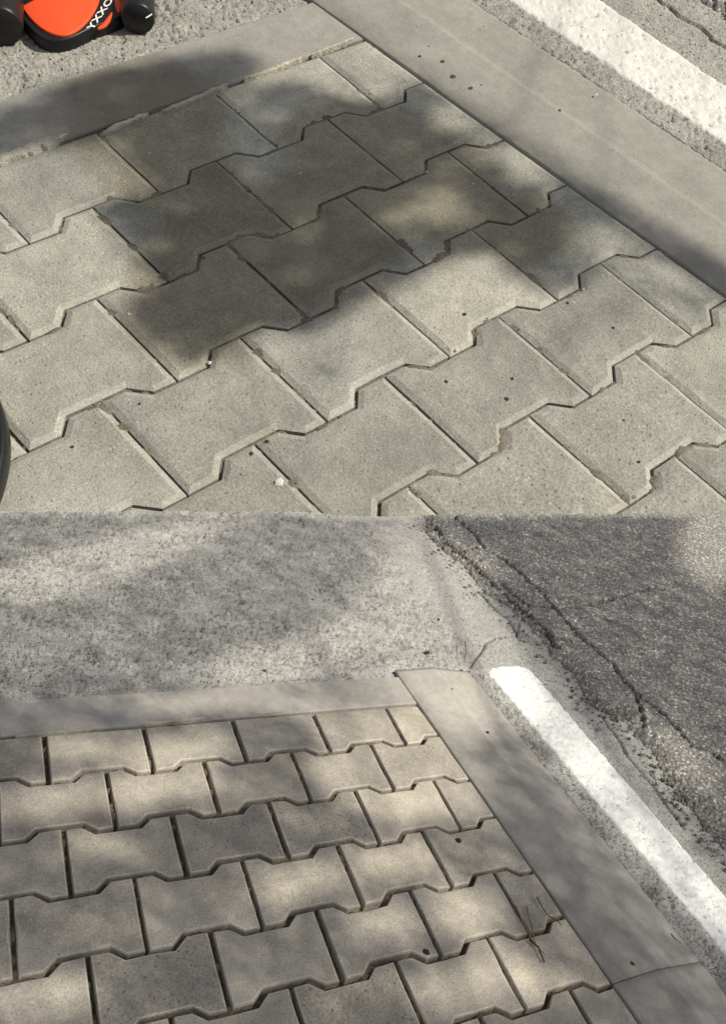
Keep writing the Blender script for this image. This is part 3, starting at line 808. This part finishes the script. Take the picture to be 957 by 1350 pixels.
# wheel edge at the left border
Pc = [raise_px(FT, x, y, .05) for x, y in ((-1, 525), (12.5, 590), (-1, 655))]
(ax, ay), (bx, by), (cx_, cy_) = Pc
D_ = 2 * (ax * (by - cy_) + bx * (cy_ - ay) + cx_ * (ay - by))
ox = ((ax**2 + ay**2) * (by - cy_) + (bx**2 + by**2) * (cy_ - ay) + (cx_**2 + cy_**2) * (ay - by)) / D_
oy = ((ax**2 + ay**2) * (cx_ - bx) + (bx**2 + by**2) * (ax - cx_) + (cx_**2 + cy_**2) * (bx - ax)) / D_
RW = math.hypot(ax - ox, ay - oy)
wh = bpy.data.objects.new('wheel', None); COL.objects.link(wh); wh.matrix_world = FT.mat @ Matrix.Translation((ox, oy, 0))
tag(wh, 'rounded edge of a black wheel at the left border', 'wheel')


def lathe(name, prof, mat, parent, N=96):
    vs, fs = [], []
    for r, z in prof:
        for j in range(N): t = 2 * math.pi * j / N; vs.append((r * math.cos(t), r * math.sin(t), z))
    for i in range(len(prof) - 1):
        for j in range(N): fs.append((i * N + j, i * N + (j + 1) % N, (i + 1) * N + (j + 1) % N, (i + 1) * N + j))
    return link(name, mesh(name, vs, fs, True), mat, parent=parent)


lathe('tyre', [(RW - .03, .002), (RW - .008, .006), (RW, .03), (RW, .07), (RW - .006, .085), (RW - .016, .09), (RW - .02, .084)], rubber, wh)
lathe('sidewall', [(RW - .019, .083), (RW - .035, .088), (RW - .055, .084), (RW - .09, .09), (RW * .45, .08), (RW * .44, .05), (.0005, .05)], bluish, wh)

# ---------------------------------------------------------------- shade trees standing outside the picture
bark = plain('bark', (.09, .07, .05), .9, .2, bump=.8, scale=12)
leafm, n_, b_ = nodes('leaf'); b_.inputs['Base Color'].default_value = (.06, .10, .03, 1); b_.inputs['Roughness'].default_value = .6


def gauss(x, y, cx, cy, rx, ry, rot=0):
    a = math.radians(rot); dx, dy = x - cx, y - cy; p = dx * math.cos(a) + dy * math.sin(a); q = -dx * math.sin(a) + dy * math.cos(a)
    return np.exp(-((p / rx)**2 + (q / ry)**2))


def shade_T(x, y):
    shp = [(-80, 170), (0, 150), (60, 118), (120, 100), (240, 72), (310, 62), (345, 85), (310, 118), (400, 102), (440, 122), (500, 138), (550, 103), (600, 130), (680, 182), (725, 205), (755, 232), (850, 288), (957, 352),
           (1060, 412), (1050, 450), (957, 400), (880, 345), (800, 335), (765, 385), (700, 388), (640, 328), (595, 338), (535, 372), (470, 398), (440, 425), (395, 440), (330, 432), (290, 462), (240, 480), (200, 455), (165, 405), (215, 372),
           (165, 325), (125, 272), (212, 250), (140, 182), (60, 198), (0, 210), (-80, 235)]
    D = sst(-13, 12, sdf(x, y, shp)) * .985
    for cx, cy, a, b, r, k in ((600, 157, 36, 22, 20, .85), (688, 213, 52, 24, 33, 1.0), (582, 270, 46, 30, -10, .75), (805, 316, 60, 26, 15, .75), (650, 200, 18, 12, 0, .4), (745, 340, 25, 14, 0, .25),
                             (340, 150, 30, 16, 0, .35), (30, 185, 60, 18, -20, .3), (250, 95, 60, 10, -20, .15)):
        D *= 1 - k * gauss(x, y, cx, cy, a, b, r)
    D *= 1 - .35 * sst(.55, .75, fbm(x / 42, y / 30, 333, 3))
    for cx, cy, a, b, r, k in ((432, 490, 24, 40, 15, .5), (560, 400, 60, 16, -20, .18), (850, 372, 70, 16, 25, .55), (915, 400, 40, 22, 30, .55), (470, 105, 50, 18, 20, .30), (520, 115, 30, 14, 30, .35), (380, 130, 60, 20, -20, .35),
                             (90, 215, 60, 20, -20, .30), (55, 360, 60, 30, -15, .10), (790, 420, 40, 14, -20, .3), (330, 455, 50, 14, -15, .3), (750, 445, 30, 30, 0, .25)):
        D = np.maximum(D, k * gauss(x, y, cx, cy, a, b, r))
    o = sst(30, 160, np.maximum(np.maximum(-x, x - 957), np.maximum(-y, y - 675)))
    return D * (1 - o) + o * sst(.45, .6, fbm(x / 190, y / 140, 301, 3)) * .9


def shade_B(x, y):
    D = .90 + .15 * (fbm(x / 120, y / 60, 311, 3) - .5)
    for cx, cy, a, b, r, k in ((515, 1000, 90, 55, 35, .85), (560, 800, 130, 40, -35, .6), (120, 735, 170, 26, -14, .7), (90, 770, 130, 32, -12, .40), (400, 862, 110, 26, -22, .85), (560, 895, 60, 26, 0, .8), (640, 845, 80, 45, 50, 1), (560, 750, 80, 70, 60, .6), (250, 705, 90, 22, -10, .35), (480, 800, 60, 18, -40, .45),
                             (300, 880, 60, 20, -10, .5), (595, 905, 80, 42, 45, 1), (575, 960, 45, 24, 50, .7), (240, 990, 80, 22, -6, .95), (90, 985, 70, 20, 0, .5), (470, 955, 70, 20, 0, .55), (60, 1055, 100, 24, -6, .95),
                             (215, 1040, 90, 20, -6, .95), (535, 1040, 75, 36, -10, .90), (455, 1015, 50, 22, 0, .75), (620, 1050, 40, 30, 60, .55), (130, 1115, 70, 20, 0, .6), (385, 1165, 70, 26, -12, .9), (520, 1135, 60, 26, -8, .75),
                             (610, 1200, 50, 34, 40, .75), (505, 1215, 60, 26, -5, .7), (400, 1085, 50, 14, 0, .4), (60, 1315, 90, 30, -10, .75), (610, 1300, 80, 34, -10, .7), (300, 1210, 50, 20, -20, .3), (470, 1300, 40, 24, 0, .4),
                             (240, 930, 90, 14, -6, .55), (370, 930, 60, 14, 0, .4), (950, 715, 50, 60, 30, .95), (900, 1000, 90, 50, 45, .5), (780, 1010, 60, 60, 50, .45), (700, 930, 50, 40, 50, .4), (690, 1290, 60, 30, 30, .45),
                             (860, 1110, 50, 60, 50, .4), (790, 1180, 60, 14, 50, .2), (160, 1200, 60, 26, 0, .3), (940, 1180, 50, 50, 40, .4)):
        D *= 1 - min(1, k * 1.12) * gauss(x, y, cx, cy, a, b, r)
    for cx, cy, a, b, r, k in ((660, 1010, 50, 24, 55, .95), (690, 1110, 70, 22, 55, .9), (350, 1030, 60, 26, 10, .97), (300, 1085, 60, 20, 0, .92), (30, 940, 110, 20, -3, .92), (385, 968, 40, 18, 0, .9), (460, 905, 90, 12, -4, .55), (210, 830, 110, 40, -20, .85),
                             (330, 790, 90, 40, -20, .85), (740, 1250, 60, 20, 50, .9), (250, 1150, 50, 20, 0, .85), (660, 1130, 40, 16, 50, .8)):
        D = np.maximum(D, k * gauss(x, y, cx, cy, a, b, r))
    D = .95 * (.12 * np.clip(D, 0, 1) + .88 * sst(.30, .74, D))
    D = D * (1 - .45 * np.exp(-(polydist(x, y, [(690, 880), (957, 1210)]) / 42)**2))
    D = D * (.82 - .30 * sst(950, 880, y) * sst(640, 520, x) - .12 * sst(560, 700, x + (y - 675) * -.55))
    o = sst(30, 160, np.maximum(np.maximum(-x, x - 957), y - 1350))
    return np.clip(D, 0, .985) * (1 - o) + o * sst(.35, .6, fbm(x / 190, y / 140, 321, 3)) * .9


a1 = np.cross(S, [0, 0, 1.]); a1 /= np.linalg.norm(a1); a2 = np.cross(S, a1)
Rt = R.T


def tree(fr, fn, t0, cell, X0, X1, Y0, Y1, label, side, kgap):
    """crown of separate leaves on real limbs; the light between the leaves makes the dapples on the ground"""
    corners = np.array([fr.pl(x, y) for x, y in ((X0, Y0), (X1, Y0), (X0, Y1), (X1, Y1))])
    lo, hi = corners.min(0), corners.max(0); ns = abs(S @ fr.ez)
    vs, fs, cen = [], [], []
    for layer in range(2):
        gx = np.arange(lo[0], hi[0], cell) + layer * cell * .5; gy = np.arange(lo[1], hi[1], cell) + layer * cell * .5
        GX, GY = np.meshgrid(gx, gy); GX = GX + rng.uniform(-.3, .3, GX.shape) * cell; GY = GY + rng.uniform(-.3, .3, GY.shape) * cell
        PX, PY = fr.px(GX, GY); ok = (PX > X0) & (PX < X1) & (PY > Y0) & (PY < Y1)
        D = np.where(ok, fn(PX, PY), 0)
        for x, y, d in zip(GX[ok], GY[ok], D[ok]):
            if d < .04: continue
            area = min(1.25, -math.log(1 - min(d, .985)) * .42) * cell * cell * ns * kgap
            r = math.sqrt(area / 2.0)
            Pw = fr.o + fr.B3[:, 0] * x + fr.B3[:, 1] * y + S * t0 * random.uniform(.85, 1.15)
            pc = Rt @ (Pw - np.array([0, 0, CAMH]))
            if pc[2] > .05:
                sx, sy = F * pc[0] / pc[2] + CX, F * pc[1] / pc[2] + CY
                if -40 < sx < 1000 and -40 < sy < 1390: continue
            th = random.uniform(0, 6.28); e1 = a1 * math.cos(th) + a2 * math.sin(th) + S * random.uniform(-.35, .35)
            e2 = -a1 * math.sin(th) + a2 * math.cos(th) + S * random.uniform(-.35, .35)
            b = len(vs); cen.append(Pw)
            for p, q in ((-1.25, 0), (-.5, .62), (.45, .58), (1.25, 0), (.45, -.58), (-.5, -.62)): vs.append(Pw + e1 * r * p + e2 * r * q * 1.15)
            fs.append(tuple(range(b, b + 6)))
    cen = np.array(cen); mid = cen.mean(0); base = mid + a1 * side; base[2] = GZ
    root = bpy.data.objects.new('leafy_tree', None); COL.objects.link(root); root.location = base; tag(root, label, 'tree')
    top = mid + a1 * side * .85 + np.array([0, 0, -.4])
    sub = [Vector(base + (top - base) * t + a1 * .12 * math.sin(3 * t)) - Vector(base) for t in np.linspace(0, 1, 9)]
    v_, f_ = tube(sub, .20, .11, 12); tr = link('trunk', mesh('trunk', v_, f_, True), bark, parent=root)
    for k in range(6):
        c = cen[rng.integers(len(cen))]; m_ = top + (c - top) * .5 + np.array([0, 0, random.uniform(.1, .5)])
        pts = [top + (0 if t == 0 else 1) * 0 + ((1 - t)**2 - 1) * top * 0 for t in (0,)]
        pts = [(1 - t)**2 * top + 2 * t * (1 - t) * m_ + t * t * c for t in np.linspace(0, 1, 9)]
        v_, f_ = tube([Vector(p - base) for p in pts], .05, .004, 8, 4); link('limb', mesh('limb', v_, f_, True), bark, parent=root)
    me = mesh('crown', np.array(vs) - base, fs); cr = link('crown', me, leafm, parent=root); tag(cr, kind='stuff')
    print('LEAVES', label[:20], len(fs), 'mid', mid.round(2))


GZ = -2.5
base_m = concrete('earth', (.12, .10, .07), 1.0, fine=20, rand=0)
me = mesh('ground', [(-150, -150, 0), (150, -150, 0), (150, 150, 0), (-150, 150, 0)], [(0, 1, 2, 3)])
o = link('ground', me, base_m, loc=(0, 0, GZ)); tag(o, 'bare earth around the two paved slopes', kind='structure')
tree(FT, shade_T, 9.0, .055, -160, 1120, -130, 760, 'tall leafy tree whose crown shades the middle of the far pavers', -6.5, 1.0)
tree(FB, shade_B, 3.6, .022, -160, 1120, 680, 1460, 'leafy tree whose thin crown dapples the near pavers and kerb', 4.5, 1.0)
